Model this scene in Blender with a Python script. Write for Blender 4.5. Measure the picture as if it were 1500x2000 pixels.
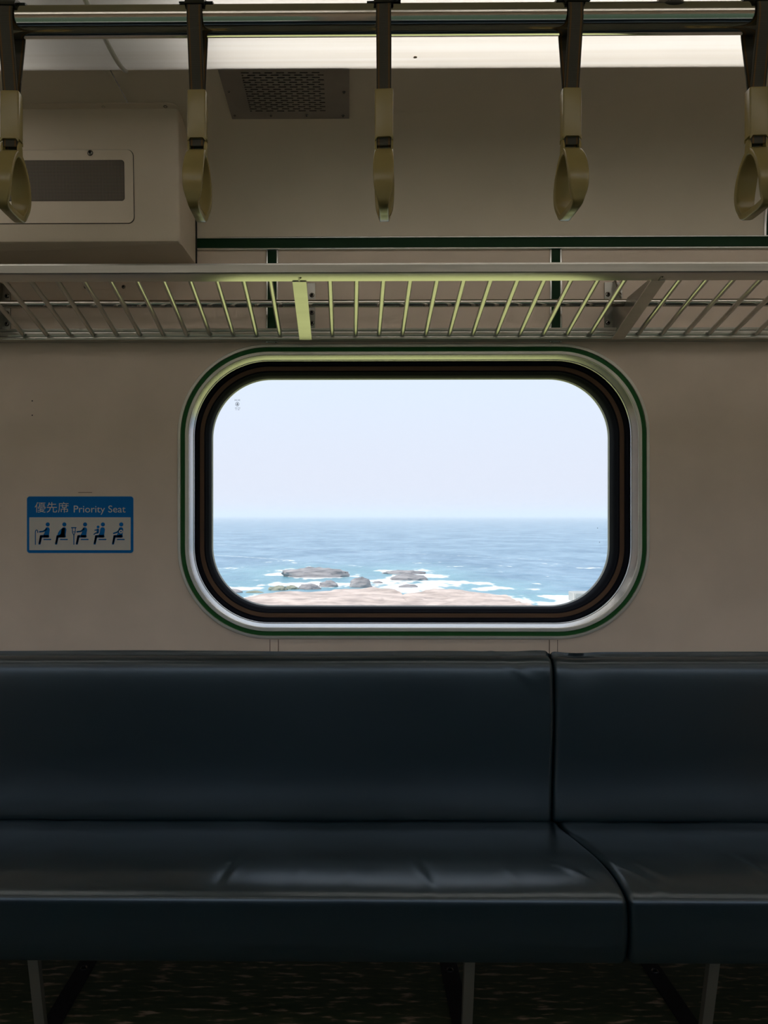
import bpy, bmesh, math, random
from mathutils import Vector, Matrix, noise
random.seed(7)
for o in list(bpy.data.objects): bpy.data.objects.remove(o)
S = bpy.context.scene
COL = S.collection
PI = math.pi

# ------------------------------------------------------------------ camera
F, CX, CY, EYE, YAW = 1450.0, 667.0, 1007.0, 1.32, math.radians(0.5)
cd = bpy.data.cameras.new('camera'); cam = bpy.data.objects.new('camera', cd); COL.objects.link(cam)
cam.location = (0, 0, EYE); cam.rotation_euler = (PI/2, 0, YAW)
cd.sensor_fit = 'HORIZONTAL'; cd.sensor_width = 36; cd.lens = F/1500*36
cd.shift_x = (750-CX)/1500; cd.shift_y = (CY-1000)/1500
cd.clip_start = 0.02; cd.clip_end = 20000
S.camera = cam
# ------------------------------------------------------------------ sky, sun, exposure
SUN_E = 3.0
w = bpy.data.worlds.new('hazy_sky'); S.world = w; w.use_nodes = True
nt = w.node_tree; nt.nodes.clear()
tc = nt.nodes.new('ShaderNodeTexCoord'); sp = nt.nodes.new('ShaderNodeSeparateXYZ')
rp = nt.nodes.new('ShaderNodeValToRGB'); bg = nt.nodes.new('ShaderNodeBackground'); wo = nt.nodes.new('ShaderNodeOutputWorld')
nt.links.new(tc.outputs['Generated'], sp.inputs[0]); nt.links.new(sp.outputs['Z'], rp.inputs[0])
rp.color_ramp.elements[0].position = 0.0; rp.color_ramp.elements[0].color = (0.80, 0.82, 0.94, 1)
rp.color_ramp.elements[1].position = 0.20; rp.color_ramp.elements[1].color = (0.78, 0.89, 1.04, 1)
nt.links.new(rp.outputs[0], bg.inputs[0]); bg.inputs[1].default_value = 1.0
nt.links.new(bg.outputs[0], wo.inputs[0])
sl = bpy.data.lights.new('sun', 'SUN'); sun = bpy.data.objects.new('sun', sl); COL.objects.link(sun)
sl.energy = SUN_E; sl.angle = math.radians(4); sl.color = (1, 0.95, 0.86)
sun.location = (0, 0, 30)
sun.rotation_euler = Vector((0.55, 0.22, -0.80)).to_track_quat('-Z', 'Y').to_euler()
S.view_settings.view_transform = 'Standard'; S.view_settings.look = 'None'
S.view_settings.exposure = 0.0; S.view_settings.gamma = 1.0; S.view_settings.use_curve_mapping = False
S.cycles.max_bounces = 10; S.cycles.diffuse_bounces = 5; S.cycles.glossy_bounces = 5
S.cycles.transparent_max_bounces = 12; S.cycles.sample_clamp_indirect = 6.0
S.cycles.use_denoising = True; S.cycles.volume_bounces = 3
LAMP_POWER = 3.7

# ------------------------------------------------------------------ measuring helper: a pixel of the photo on the plane at depth y
def at(px, py, y):
    u = (px-CX)/F; v = (CY-py)/F
    t = y/(math.cos(YAW)+u*math.sin(YAW))
    return Vector((t*(-math.sin(YAW)+u*math.cos(YAW)), y, EYE+t*v))
def X(px, y): return at(px, 1000, y).x
def Z(py, y, px=750): return at(px, py, y).z

# ------------------------------------------------------------------ materials
def mat(name, color, rough=0.5, metal=0.0, spec=0.5, noise_scale=None, noise_amt=0.12, bump=0.0, bump_scale=80, stretch=(1,1,1), rough_var=0.0, coat=0.0):
    m = bpy.data.materials.new(name); m.use_nodes = True
    t = m.node_tree; b = t.nodes['Principled BSDF']
    b.inputs['Base Color'].default_value = (*color, 1); b.inputs['Roughness'].default_value = rough
    b.inputs['Metallic'].default_value = metal; b.inputs['Specular IOR Level'].default_value = spec
    b.inputs['Coat Weight'].default_value = coat
    if noise_scale or bump:
        c = t.nodes.new('ShaderNodeTexCoord'); mp = t.nodes.new('ShaderNodeMapping'); mp.inputs['Scale'].default_value = stretch
        t.links.new(c.outputs['Object'], mp.inputs[0])
    if noise_scale:
        n = t.nodes.new('ShaderNodeTexNoise'); n.inputs['Scale'].default_value = noise_scale; n.inputs['Detail'].default_value = 5
        t.links.new(mp.outputs[0], n.inputs['Vector'])
        r = t.nodes.new('ShaderNodeValToRGB')
        r.color_ramp.elements[0].position = 0.3; r.color_ramp.elements[1].position = 0.7
        r.color_ramp.elements[0].color = (*[x*(1-noise_amt) for x in color], 1)
        r.color_ramp.elements[1].color = (*[min(1, x*(1+noise_amt)) for x in color], 1)
        t.links.new(n.outputs['Fac'], r.inputs[0]); t.links.new(r.outputs[0], b.inputs['Base Color'])
        if rough_var:
            mr = t.nodes.new('ShaderNodeMapRange'); mr.inputs['To Min'].default_value = rough-rough_var; mr.inputs['To Max'].default_value = rough+rough_var
            t.links.new(n.outputs['Fac'], mr.inputs[0]); t.links.new(mr.outputs[0], b.inputs['Roughness'])
    if bump:
        n2 = t.nodes.new('ShaderNodeTexNoise'); n2.inputs['Scale'].default_value = bump_scale; n2.inputs['Detail'].default_value = 3
        t.links.new(mp.outputs[0], n2.inputs['Vector'])
        bp = t.nodes.new('ShaderNodeBump'); bp.inputs['Strength'].default_value = bump; bp.inputs['Distance'].default_value = 0.002
        t.links.new(n2.outputs['Fac'], bp.inputs['Height']); t.links.new(bp.outputs[0], b.inputs['Normal'])
    return m

M = {}
M['wall'] = mat('beige_panel', (0.82, 0.68, 0.57), 0.42, noise_scale=6, noise_amt=0.05, bump=0.06, bump_scale=160)
M['ceiling'] = mat('ceiling_panel', (0.74, 0.655, 0.53), 0.42, noise_scale=4, noise_amt=0.04)
M['box'] = mat('equipment_beige', (0.77, 0.66, 0.53), 0.45, noise_scale=5, noise_amt=0.04, bump=0.04, bump_scale=200)
M['alu'] = mat('satin_aluminium', (0.62, 0.61, 0.57), 0.30, 1.0, noise_scale=14, noise_amt=0.08, stretch=(0.2, 1, 6), rough_var=0.06)
M['alu_trim'] = mat('brushed_frame_aluminium', (0.78, 0.76, 0.70), 0.5, 1.0, noise_scale=12, noise_amt=0.06)
M['bright_alu'] = mat('polished_frame_aluminium', (0.82, 0.82, 0.82), 0.22, 1.0)
M['chrome'] = mat('stainless_tube', (0.60, 0.57, 0.52), 0.10, 1.0, noise_scale=8, noise_amt=0.10, stretch=(0.3, 4, 4), rough_var=0.03)
M['steel'] = mat('grey_steel_plate', (0.30, 0.27, 0.25), 0.38, 0.45, noise_scale=5, noise_amt=0.18)
M['dark_steel'] = mat('bracket_steel', (0.34, 0.33, 0.30), 0.33, 1.0, noise_scale=9, noise_amt=0.1)
M['screw'] = mat('screw_steel', (0.40, 0.38, 0.36), 0.18, 1.0)
M['green'] = mat('dark_green_insert', (0.007, 0.040, 0.014), 0.5, spec=0.15)
M['green_bright'] = mat('green_gasket', (0.020, 0.115, 0.030), 0.55, spec=0.15)
M['rubber'] = mat('black_rubber', (0.010, 0.011, 0.018), 0.75, spec=0.12)
M['rubber_brown'] = mat('brown_rubber', (0.15, 0.092, 0.062), 0.8, spec=0.1)
M['dark'] = mat('dark_gap', (0.01, 0.009, 0.008), 0.8)
M['plastic'] = mat('beige_plastic', (0.36, 0.27, 0.105), 0.24, noise_scale=10, noise_amt=0.05)
M['black_plastic'] = mat('black_plastic', (0.012, 0.011, 0.01), 0.4)
M['blue'] = mat('sign_blue', (0.002, 0.17, 0.52), 0.45, spec=0.15)
M['white'] = mat('sign_white', (0.68, 0.66, 0.62), 0.5, spec=0.2)
M['leg'] = mat('painted_leg', (0.16, 0.15, 0.115), 0.5, 0.3)
M['legdark'] = mat('dark_leg', (0.018, 0.016, 0.016), 0.5, 0.3)
M['skin_metal'] = mat('painted_outer_skin', (0.5, 0.5, 0.48), 0.5)
M['grass'] = mat('sunlit_grass', (0.60, 0.62, 0.24), 0.9, noise_scale=1.2, noise_amt=0.2)
M['shrub'] = mat('dark_inland_green', (0.022, 0.048, 0.02), 0.9, noise_scale=0.8, noise_amt=0.4)
M['concrete'] = mat('pale_concrete', (0.42, 0.43, 0.42), 0.8, noise_scale=1, noise_amt=0.1)

def leather():
    m = bpy.data.materials.new('dark_teal_leather'); m.use_nodes = True
    t = m.node_tree; b = t.nodes['Principled BSDF']
    c = t.nodes.new('ShaderNodeTexCoord')
    n = t.nodes.new('ShaderNodeTexNoise'); n.inputs['Scale'].default_value = 3; t.links.new(c.outputs['Object'], n.inputs['Vector'])
    r = t.nodes.new('ShaderNodeValToRGB')
    r.color_ramp.elements[0].color = (0.0018, 0.0095, 0.0135, 1); r.color_ramp.elements[1].color = (0.0025, 0.0140, 0.0190, 1)
    t.links.new(n.outputs['Fac'], r.inputs[0]); t.links.new(r.outputs[0], b.inputs['Base Color'])
    b.inputs['Roughness'].default_value = 0.33; b.inputs['Specular IOR Level'].default_value = 1.0; b.inputs['Specular Tint'].default_value = (0.70, 0.86, 1, 1)
    b.inputs['Coat Weight'].default_value = 0.8; b.inputs['Coat Roughness'].default_value = 0.24
    v = t.nodes.new('ShaderNodeTexVoronoi'); v.inputs['Scale'].default_value = 420; v.feature = 'F1'
    t.links.new(c.outputs['Object'], v.inputs['Vector'])
    bp = t.nodes.new('ShaderNodeBump'); bp.inputs['Strength'].default_value = 0.14; bp.inputs['Distance'].default_value = 0.0008
    t.links.new(v.outputs['Distance'], bp.inputs['Height']); t.links.new(bp.outputs[0], b.inputs['Normal'])
    return m
M['leather'] = leather()

def strap_mat():
    m = bpy.data.materials.new('webbing'); m.use_nodes = True
    t = m.node_tree; b = t.nodes['Principled BSDF']; L = t.links.new
    c = t.nodes.new('ShaderNodeTexCoord'); s = t.nodes.new('ShaderNodeSeparateXYZ'); L(c.outputs['Object'], s.inputs[0])
    a = t.nodes.new('ShaderNodeMath'); a.operation = 'ABSOLUTE'; L(s.outputs['X'], a.inputs[0])
    r = t.nodes.new('ShaderNodeValToRGB'); r.color_ramp.interpolation = 'CONSTANT'
    sc = t.nodes.new('ShaderNodeMath'); sc.operation = 'MULTIPLY'; sc.inputs[1].default_value = 100.0; L(a.outputs[0], sc.inputs[0])
    L(sc.outputs[0], r.inputs[0])
    e = r.color_ramp.elements
    e[0].position = 0; e[0].color = (0.070, 0.062, 0.048, 1); e[1].position = 0.58; e[1].color = (0.150, 0.075, 0.018, 1)
    k = e.new(0.80); k.color = (0.045, 0.036, 0.024, 1)
    L(r.outputs[0], b.inputs['Base Color']); b.inputs['Roughness'].default_value = 0.75
    wv = t.nodes.new('ShaderNodeTexWave'); wv.bands_direction = 'Z'; wv.inputs['Scale'].default_value = 260; L(c.outputs['Object'], wv.inputs['Vector'])
    bp = t.nodes.new('ShaderNodeBump'); bp.inputs['Strength'].default_value = 0.3; bp.inputs['Distance'].default_value = 0.0006
    L(wv.outputs['Fac'], bp.inputs['Height']); L(bp.outputs[0], b.inputs['Normal'])
    return m
M['strap'] = strap_mat()

def mesh_grille():
    m = bpy.data.materials.new('perforated_grille'); m.use_nodes = True
    t = m.node_tree; b = t.nodes['Principled BSDF']; L = t.links.new
    c = t.nodes.new('ShaderNodeTexCoord'); s = t.nodes.new('ShaderNodeSeparateXYZ'); L(c.outputs['Object'], s.inputs[0])
    outs = []
    for ax in ('X', 'Z'):
        k = t.nodes.new('ShaderNodeMath'); k.operation = 'MULTIPLY'; k.inputs[1].default_value = 260.0; L(s.outputs[ax], k.inputs[0])
        f = t.nodes.new('ShaderNodeMath'); f.operation = 'FRACT'; L(k.outputs[0], f.inputs[0])
        d = t.nodes.new('ShaderNodeMath'); d.operation = 'SUBTRACT'; d.inputs[1].default_value = 0.5; L(f.outputs[0], d.inputs[0])
        p = t.nodes.new('ShaderNodeMath'); p.operation = 'POWER'; p.inputs[1].default_value = 2; L(d.outputs[0], p.inputs[0]); outs.append(p)
    a = t.nodes.new('ShaderNodeMath'); a.operation = 'ADD'; L(outs[0].outputs[0], a.inputs[0]); L(outs[1].outputs[0], a.inputs[1])
    g = t.nodes.new('ShaderNodeMath'); g.operation = 'GREATER_THAN'; g.inputs[1].default_value = 0.10; L(a.outputs[0], g.inputs[0])
    mx = t.nodes.new('ShaderNodeMix'); mx.data_type = 'RGBA'; L(g.outputs[0], mx.inputs['Factor'])
    mx.inputs[6].default_value = (0.02, 0.017, 0.015, 1); mx.inputs[7].default_value = (0.20, 0.165, 0.13, 1)
    L(mx.outputs[2], b.inputs['Base Color']); b.inputs['Roughness'].default_value = 0.6
    return m
M['grille'] = mesh_grille()

def floor_mat():
    m = bpy.data.materials.new('flecked_green_vinyl'); m.use_nodes = True
    t = m.node_tree; b = t.nodes['Principled BSDF']; L = t.links.new
    c = t.nodes.new('ShaderNodeTexCoord'); mp = t.nodes.new('ShaderNodeMapping'); mp.inputs['Scale'].default_value = (16, 75, 1)
    L(c.outputs['Object'], mp.inputs[0])
    n = t.nodes.new('ShaderNodeTexNoise'); n.inputs['Scale'].default_value = 1.0; n.inputs['Detail'].default_value = 6; L(mp.outputs[0], n.inputs['Vector'])
    r = t.nodes.new('ShaderNodeValToRGB'); e = r.color_ramp.elements
    e[0].position = 0.0; e[0].color = (0.030, 0.042, 0.020, 1)
    e[1].position = 1.0; e[1].color = (0.36, 0.27, 0.17, 1)
    for p, col in ((0.44, (0.035, 0.048, 0.024)), (0.56, (0.055, 0.062, 0.03)), (0.60, (0.16, 0.11, 0.07)), (0.68, (0.34, 0.24, 0.16))):
        k = e.new(p); k.color = (*col, 1)
    L(n.outputs['Fac'], r.inputs[0]); L(r.outputs[0], b.inputs['Base Color']); b.inputs['Roughness'].default_value = 0.4
    return m
M['floor'] = floor_mat()

def glass_mat():
    m = bpy.data.materials.new('window_glass'); m.use_nodes = True
    t = m.node_tree; t.nodes.clear(); L = t.links.new
    o = t.nodes.new('ShaderNodeOutputMaterial'); mx = t.nodes.new('ShaderNodeMixShader')
    tr = t.nodes.new('ShaderNodeBsdfTransparent'); tr.inputs[0].default_value = (0.985, 0.99, 1, 1)
    gl = t.nodes.new('ShaderNodeBsdfGlossy'); gl.inputs['Roughness'].default_value = 0.02
    fr = t.nodes.new('ShaderNodeFresnel'); fr.inputs[0].default_value = 1.18
    L(fr.outputs[0], mx.inputs[0]); L(tr.outputs[0], mx.inputs[1]); L(gl.outputs[0], mx.inputs[2]); L(mx.outputs[0], o.inputs[0])
    return m
M['glass'] = glass_mat()

def diffuser_mat():
    m = bpy.data.materials.new('lamp_diffuser'); m.use_nodes = True
    t = m.node_tree; t.nodes.clear(); L = t.links.new
    o = t.nodes.new('ShaderNodeOutputMaterial'); mx = t.nodes.new('ShaderNodeMixShader'); mx.inputs[0].default_value = 0.55
    a = t.nodes.new('ShaderNodeBsdfDiffuse'); b = t.nodes.new('ShaderNodeBsdfTranslucent')
    a.inputs[0].default_value = (0.62, 0.61, 0.60, 1); b.inputs[0].default_value = (0.95, 0.94, 0.92, 1)
    g = t.nodes.new('ShaderNodeBsdfGlossy'); g.inputs['Roughness'].default_value = 0.3; g.inputs[0].default_value = (0.9, 0.9, 0.9, 1)
    m2 = t.nodes.new('ShaderNodeMixShader'); m2.inputs[0].default_value = 0.06
    c = t.nodes.new('ShaderNodeTexCoord'); mp = t.nodes.new('ShaderNodeMapping'); mp.inputs['Scale'].default_value = (0.8, 45, 1); L(c.outputs['Object'], mp.inputs[0])
    n = t.nodes.new('ShaderNodeTexNoise'); n.inputs['Scale'].default_value = 1.0; n.inputs['Detail'].default_value = 3; L(mp.outputs[0], n.inputs['Vector'])
    r = t.nodes.new('ShaderNodeValToRGB'); r.color_ramp.elements[0].position = 0.35; r.color_ramp.elements[1].position = 0.6
    r.color_ramp.elements[0].color = (0.86, 0.83, 0.79, 1); r.color_ramp.elements[1].color = (0.96, 0.95, 0.94, 1); L(n.outputs['Fac'], r.inputs[0]); L(r.outputs[0], b.inputs[0])
    L(a.outputs[0], mx.inputs[1]); L(b.outputs[0], mx.inputs[2]); L(mx.outputs[0], m2.inputs[1]); L(g.outputs[0], m2.inputs[2]); L(m2.outputs[0], o.inputs[0])
    return m
M['diffuser'] = diffuser_mat()
def emit_mat(name, col, s):
    m = bpy.data.materials.new(name); m.use_nodes = True
    t = m.node_tree; b = t.nodes['Principled BSDF']
    b.inputs['Base Color'].default_value = (0.8, 0.8, 0.8, 1)
    b.inputs['Emission Color'].default_value = (*col, 1); b.inputs['Emission Strength'].default_value = s
    return m
M['tube'] = emit_mat('fluorescent_tube', (1.0, 0.96, 0.90), LAMP_POWER)
M['lampwhite'] = mat('lamp_tray_white', (0.8, 0.79, 0.76), 0.5)

# ------------------------------------------------------------------ mesh helpers
class MB:
    def __init__(s): s.v = []; s.f = []
    def add(s, v, f):
        n = len(s.v); s.v += [tuple(p) for p in v]; s.f += [tuple(i+n for i in q) for q in f]; return s
    def box(s, x0, x1, y0, y1, z0, z1, bev=0.0, seg=2):
        bm = bmesh.new(); bmesh.ops.create_cube(bm, size=1)
        for q in bm.verts: q.co = Vector((x0+(q.co.x+.5)*(x1-x0), y0+(q.co.y+.5)*(y1-y0), z0+(q.co.z+.5)*(z1-z0)))
        if bev: bmesh.ops.bevel(bm, geom=bm.edges[:], offset=bev, segments=seg, affect='EDGES', profile=0.5)
        return s.bm(bm)
    def bm(s, bm):
        bm.verts.index_update(); s.add([q.co[:] for q in bm.verts], [[q.index for q in f.verts] for f in bm.faces]); bm.free(); return s
    def tube(s, pts, r, n=12, cap=True):
        pts = [Vector(p) for p in pts]; V = []; Fc = []
        rs = r if isinstance(r, (list, tuple)) else [r]*len(pts)
        up = None
        for i, p in enumerate(pts):
            d = (pts[min(i+1, len(pts)-1)]-pts[max(i-1, 0)]).normalized()
            if up is None: up = d.orthogonal().normalized()
            up = (up-d*up.dot(d)).normalized(); side = d.cross(up)
            for k in range(n):
                a = 2*PI*k/n; V.append(p+(up*math.cos(a)+side*math.sin(a))*rs[i])
        for i in range(len(pts)-1):
            for k in range(n):
                a, b = i*n+k, i*n+(k+1) % n; Fc.append((a, b, b+n, a+n))
        if cap: Fc.append(tuple(range(n))[::-1]); Fc.append(tuple((len(pts)-1)*n+k for k in range(n)))
        return s.add(V, Fc)
    def prism(s, poly, axis, a0, a1):
        """poly: list of 2-D points; extruded along axis between a0 and a1. axis 'x': (y,z), 'y': (x,z), 'z': (x,y)"""
        mk = {'x': lambda p, a: (a, p[0], p[1]), 'y': lambda p, a: (p[0], a, p[1]), 'z': lambda p, a: (p[0], p[1], a)}[axis]
        n = len(poly); V = [mk(p, a0) for p in poly]+[mk(p, a1) for p in poly]
        Fc = [tuple(range(n)), tuple(range(2*n-1, n-1, -1))]+[(i, (i+1) % n, n+(i+1) % n, n+i) for i in range(n)]
        return s.add(V, Fc)
    def build(s, name, m, parent=None, smooth=None, fix=True):
        me = bpy.data.meshes.new(name); me.from_pydata(s.v, [], s.f)
        if fix:
            bm = bmesh.new(); bm.from_mesh(me); bmesh.ops.recalc_face_normals(bm, faces=bm.faces[:]); bm.to_mesh(me); bm.free()
        me.materials.append(m)
        if smooth is not None:
            me.polygons.foreach_set('use_smooth', [True]*len(me.polygons))
            me.set_sharp_from_angle(angle=math.radians(smooth))
        o = bpy.data.objects.new(name, me); COL.objects.link(o)
        if parent is not None:
            o.parent = parent; wl = Vector((0, 0, 0)); p = parent
            while p is not None: wl += p.location; p = p.parent
            o.location = -wl                      # parents are only ever moved, never turned: vertices stay in world metres
        return o

def root(name, loc=(0, 0, 0)):
    o = bpy.data.objects.new(name, None); COL.objects.link(o); o.location = loc; o.empty_display_size = 0.05; return o
def tag(o, label=None, cat=None, group=None, kind=None):
    if label: o['label'] = label
    if cat: o['category'] = cat
    if group: o['group'] = group
    if kind: o['kind'] = kind
    return o
def copy_tree(o, parent=None):
    c = o.copy(); COL.objects.link(c)
    if parent is not None: c.parent = parent
    for ch in list(o.children): copy_tree(ch, c)
    return c
def screw(p, normal, r, parent, name='screw'):
    """dome head screw with a dark slot recess and a painted shade ring; p on the surface"""
    nrm = Vector(normal).normalized(); u = nrm.orthogonal().normalized(); v = nrm.cross(u)
    V = []; Fc = []; n = 14
    rings = ((1.15, 0.0), (1.0, 0.25), (0.8, 0.5), (0.56, 0.6), (0.44, 0.28))
    for k, h in rings:
        for i in range(n):
            a = 2*PI*i/n; V.append(Vector(p)+(u*math.cos(a)+v*math.sin(a))*r*k+nrm*r*h)
    for j in range(len(rings)-1):
        for i in range(n): Fc.append((j*n+i, j*n+(i+1) % n, (j+1)*n+(i+1) % n, (j+1)*n+i))
    Fc.append(tuple((len(rings)-1)*n+i for i in range(n)))
    o = MB().add(V, Fc).build(name, M['screw'], parent, smooth=50)
    o.data.materials.append(M['dark'])
    for q in o.data.polygons[3*n:]: q.material_index = 1
    for q in o.data.polygons[:n]: q.material_index = 1  # outermost ring coloured dark as the shadow gap around the head
    return o

def rrect(x0, x1, z0, z1, r, n=20):
    pts = []
    for cx, cz, a0 in ((x1-r, z1-r, 0), (x0+r, z1-r, PI/2), (x0+r, z0+r, PI), (x1-r, z0+r, 1.5*PI)):
        for i in range(n+1):
            a = a0+PI/2*i/n; pts.append((cx+r*math.cos(a), cz+r*math.sin(a)))
    return pts
def ring(rect, rad, prof, n=20, sgn=1):
    """rounded-rectangle moulding: prof = [(inset, y)] swept round rect (x0,x1,z0,z1)"""
    mb = MB(); V = []; N = 4*(n+1); Fc = []
    for ins, y in prof:
        V += [(p[0], y, p[1]) for p in rrect(rect[0]+ins, rect[1]-ins, rect[2]+ins, rect[3]-ins, max(rad-ins, 0.002), n)]
    for j in range(len(prof)-1):
        for i in range(N): Fc.append((j*N+i, j*N+(i+1) % N, (j+1)*N+(i+1) % N, (j+1)*N+i))
    return mb.add(V, Fc)
def holed_wall(x0, x1, z0, z1, y, holes):
    """flat wall with rounded window holes (list of point loops)"""
    bm = bmesh.new(); E = []
    def loop(pts):
        vs = [bm.verts.new((p[0], y, p[1])) for p in pts]
        for i in range(len(vs)): E.append(bm.edges.new((vs[i], vs[(i+1) % len(vs)])))
    loop([(x0, z0), (x1, z0), (x1, z1), (x0, z1)])
    for h in holes: loop(h)
    bmesh.ops.triangle_fill(bm, edges=E, use_beauty=True)
    return MB().bm(bm)

# ------------------------------------------------------------------ room measures
WY = 2.30                      # the window wall
OY = -0.55                     # the wall behind the camera
CZ = 2.45                      # ceiling
TOPZ = Z(462, WY)              # where the wall meets the cove
XL, XR = -3.4, 3.6
pm = 2.30/F                    # metres per photo pixel on the wall
WIN = (X(347, WY), X(1268, WY), Z(1248, WY), Z(672, WY)); WRAD = 178*pm

# wall with window, cove, ceilings
hole = rrect(WIN[0]+22*pm, WIN[1]-22*pm, WIN[2]+22*pm, WIN[3]-22*pm, WRAD-22*pm)
wb = tag(holed_wall(XL, XR, 0, TOPZ, WY, [hole]).build('wall_back', M['wall']), kind='structure')
covepts = [(WY, TOPZ)]
for i in range(1, 17):
    a = PI/2*i/16
    covepts.append((2.08+(WY-2.08)*math.cos(a)**0.9, TOPZ+(CZ-TOPZ)*math.sin(a)**0.9))
def strip(x0, x1, pts, t=0.004):
    """sheet along x following the (y,z) profile, with thickness away from the room"""
    mb = MB(); n = len(pts)
    V = [(x, p[0], p[1]) for x in (x0, x1) for p in pts]
    return mb.add(V, [(i, i+1, n+i+1, n+i) for i in range(n-1)])
JX = X(212, 1.87)
ceil = tag(root('ceiling', (0, 1.0, CZ)), kind='structure')
strip(XL, XR, covepts).build('cove_panel', M['ceiling'], ceil, smooth=60)
LY0, LY1 = 1.40, 1.872         # lamp strip along the window side
cj = X(248, 2.02)              # joint between two ceiling sheets
strip(cj+0.0012, XR, [(2.0801, CZ), (LY1-0.02, CZ)]).build('ceiling_panel', M['ceiling'], ceil)
strip(XL, cj-0.0012, [(2.0801, CZ), (LY1-0.02, CZ)]).build('ceiling_panel', M['ceiling'], ceil)
MB().box(cj-0.004, cj+0.004, LY1-0.02, 2.08, CZ+0.004, CZ+0.008).build('joint_backing', M['dark'], ceil)
CEN = (WY+OY)/2
strip(XL, XR, [(LY0, CZ), (2*CEN-LY0, CZ)]).build('ceiling_panel', M['ceiling'], ceil)
strip(XL, XR, [(2*CEN-LY1+0.02, CZ), (OY, CZ)]).build('ceiling_panel', M['ceiling'], ceil)
for px, py in ((228, 181), (200, 133)):
    yy = 1.13*F/(1007-py)
    screw(at(px, py, yy)*1.0, (0, 0, -1), 0.0035 if py > 150 else 0.0015, ceil)

# opposite wall, end walls, floor
OW = []
for k, xc in enumerate((-2.45, -0.82, 0.82, 2.45)):
    r = (xc-0.72, xc+0.72, 0.93, 1.90); OW.append(r)
tag(holed_wall(XL, XR, 0, CZ, OY, [rrect(*r, 0.2) for r in OW]).build('wall_front', M['wall']), kind='structure')
for k, r in enumerate(OW):
    wdw = tag(root('window_%d' % (k+2), ((r[0]+r[1])/2, OY, r[2])), kind='structure')
    ring((r[0]-0.03, r[1]+0.03, r[2]-0.03, r[3]+0.03), 0.23, [(0, OY+0.001), (0, OY+0.01), (0.03, OY+0.01), (0.036, OY-0.06)]).build('window_frame', M['alu_trim'], wdw, smooth=40)
    MB().add([(p[0], OY-0.06, p[1]) for p in rrect(*r, 0.2)], [tuple(range(84))]).build('pane', M['glass'], wdw)
tag(MB().box(XL-0.05, XL, OY, WY, 0, CZ).build('wall_left', M['wall']), kind='structure')
tag(MB().box(XR, XR+0.05, OY, WY, 0, CZ).build('wall_right', M['wall']), kind='structure')
tag(MB().box(XL, XR, OY, WY, -0.05, 0).build('floor', M['floor']), kind='structure')
# small holes and a scuff in the wall panel
for px, py in ((63, 783), (63, 811)):
    p = at(px, py, WY); MB().tube([p+Vector((0, 0.001, 0)), p-Vector((0, 0.0006, 0))], 0.002, 10).build('screw_hole', M['dark'], wb)
a, b = at(153, 962, WY), at(180, 961, WY)
MB().box(a.x, b.x, WY-0.0006, WY, a.z-0.0008, a.z+0.0008).build('scuff', M['rubber_brown'], wb)

# ------------------------------------------------------------------ trims on the wall
def banded(name, x0, x1, z0, z1, vertical, groove=0.0):
    t = tag(root(name, (x0, WY, z0)), kind='structure')
    e = 0.0055
    if vertical:
        MB().box(x0+e, x1-e, WY-0.003, WY+0.001, z0, z1).build('green_insert', M['green'], t)
        MB().box(x0, x0+e, WY-0.007, WY+0.001, z0, z1, 0.0015).build('silver_edge', M['bright_alu'], t, smooth=40)
        MB().box(x1-e, x1, WY-0.007, WY+0.001, z0, z1, 0.0015).build('silver_edge', M['bright_alu'], t, smooth=40)
    else:
        MB().box(x0, x1, WY-0.004, WY+0.001, z0+e, z1-e).build('green_insert', M['green'], t)
        MB().box(x0, x1, WY-0.009, WY+0.001, z0, z0+e, 0.002).build('silver_edge', M['bright_alu'], t, smooth=40)
        MB().box(x0, x1, WY-0.009, WY+0.001, z1-e, z1, 0.002).build('silver_edge', M['bright_alu'], t, smooth=40)
    return t
bz1, bz0 = Z(461, WY-0.009), Z(486.5, WY-0.009)
banded('trim_1', X(381, WY)+0.001, XR, bz0, bz1, False)
VT = ((520, 543.5), (1073, 1096.5))
for i, (p0, p1) in enumerate(VT):
    banded('trim_%d' % (i+2), X(p0, WY), X(p1, WY), WIN[3]+0.004, bz0-0.001, True)
# beige cover strips under the window, and the strip running up the cove at the right
for i, (p0, p1) in enumerate(((528, 543), (1073.5, 1088))):
    t = tag(MB().box(X(p0, WY), X(p1, WY), WY-0.0025, WY+0.001, 0.45, WIN[2]-0.002, 0.0006).build('trim_%d' % (i+4), M['wall']), kind='structure')
    for q in (X(p0, WY)-0.0012, X(p1, WY)+0.0012):
        MB().box(q-0.0008, q+0.0008, WY-0.0008, WY+0.001, 0.45, WIN[2]-0.002).build('joint_line', M['rubber_brown'], t)
tx0, tx1 = X(1490, WY), X(1490, WY)+0.04
t6 = tag(root('trim_6', (tx0, WY, TOPZ)), kind='structure')
off = [(p[0]-0.003, p[1]-0.002) for p in covepts]
off2 = [(p[0]-0.008, p[1]-0.004) for p in covepts]
def slab(x0, x1, a, b):
    n = len(a); V = [(x, p[0], p[1]) for x in (x0, x1) for pr in (a, b) for p in pr]; Fc = []
    for s0 in (0, 2*n):
        Fc += [(s0+i, s0+i+1, s0+n+i+1, s0+n+i) for i in range(n-1)]
    Fc += [(n+i, n+i+1, 3*n+i+1, 3*n+i) for i in range(n-1)]
    return MB().add(V, Fc)
slab(tx0+0.006, tx1-0.006, covepts, off).build('green_insert', M['green'], t6, smooth=40)
slab(tx0, tx0+0.006, covepts, off2).build('silver_edge', M['bright_alu'], t6, smooth=40)
slab(tx1-0.006, tx1, covepts, off2).build('silver_edge', M['bright_alu'], t6, smooth=40)

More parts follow.
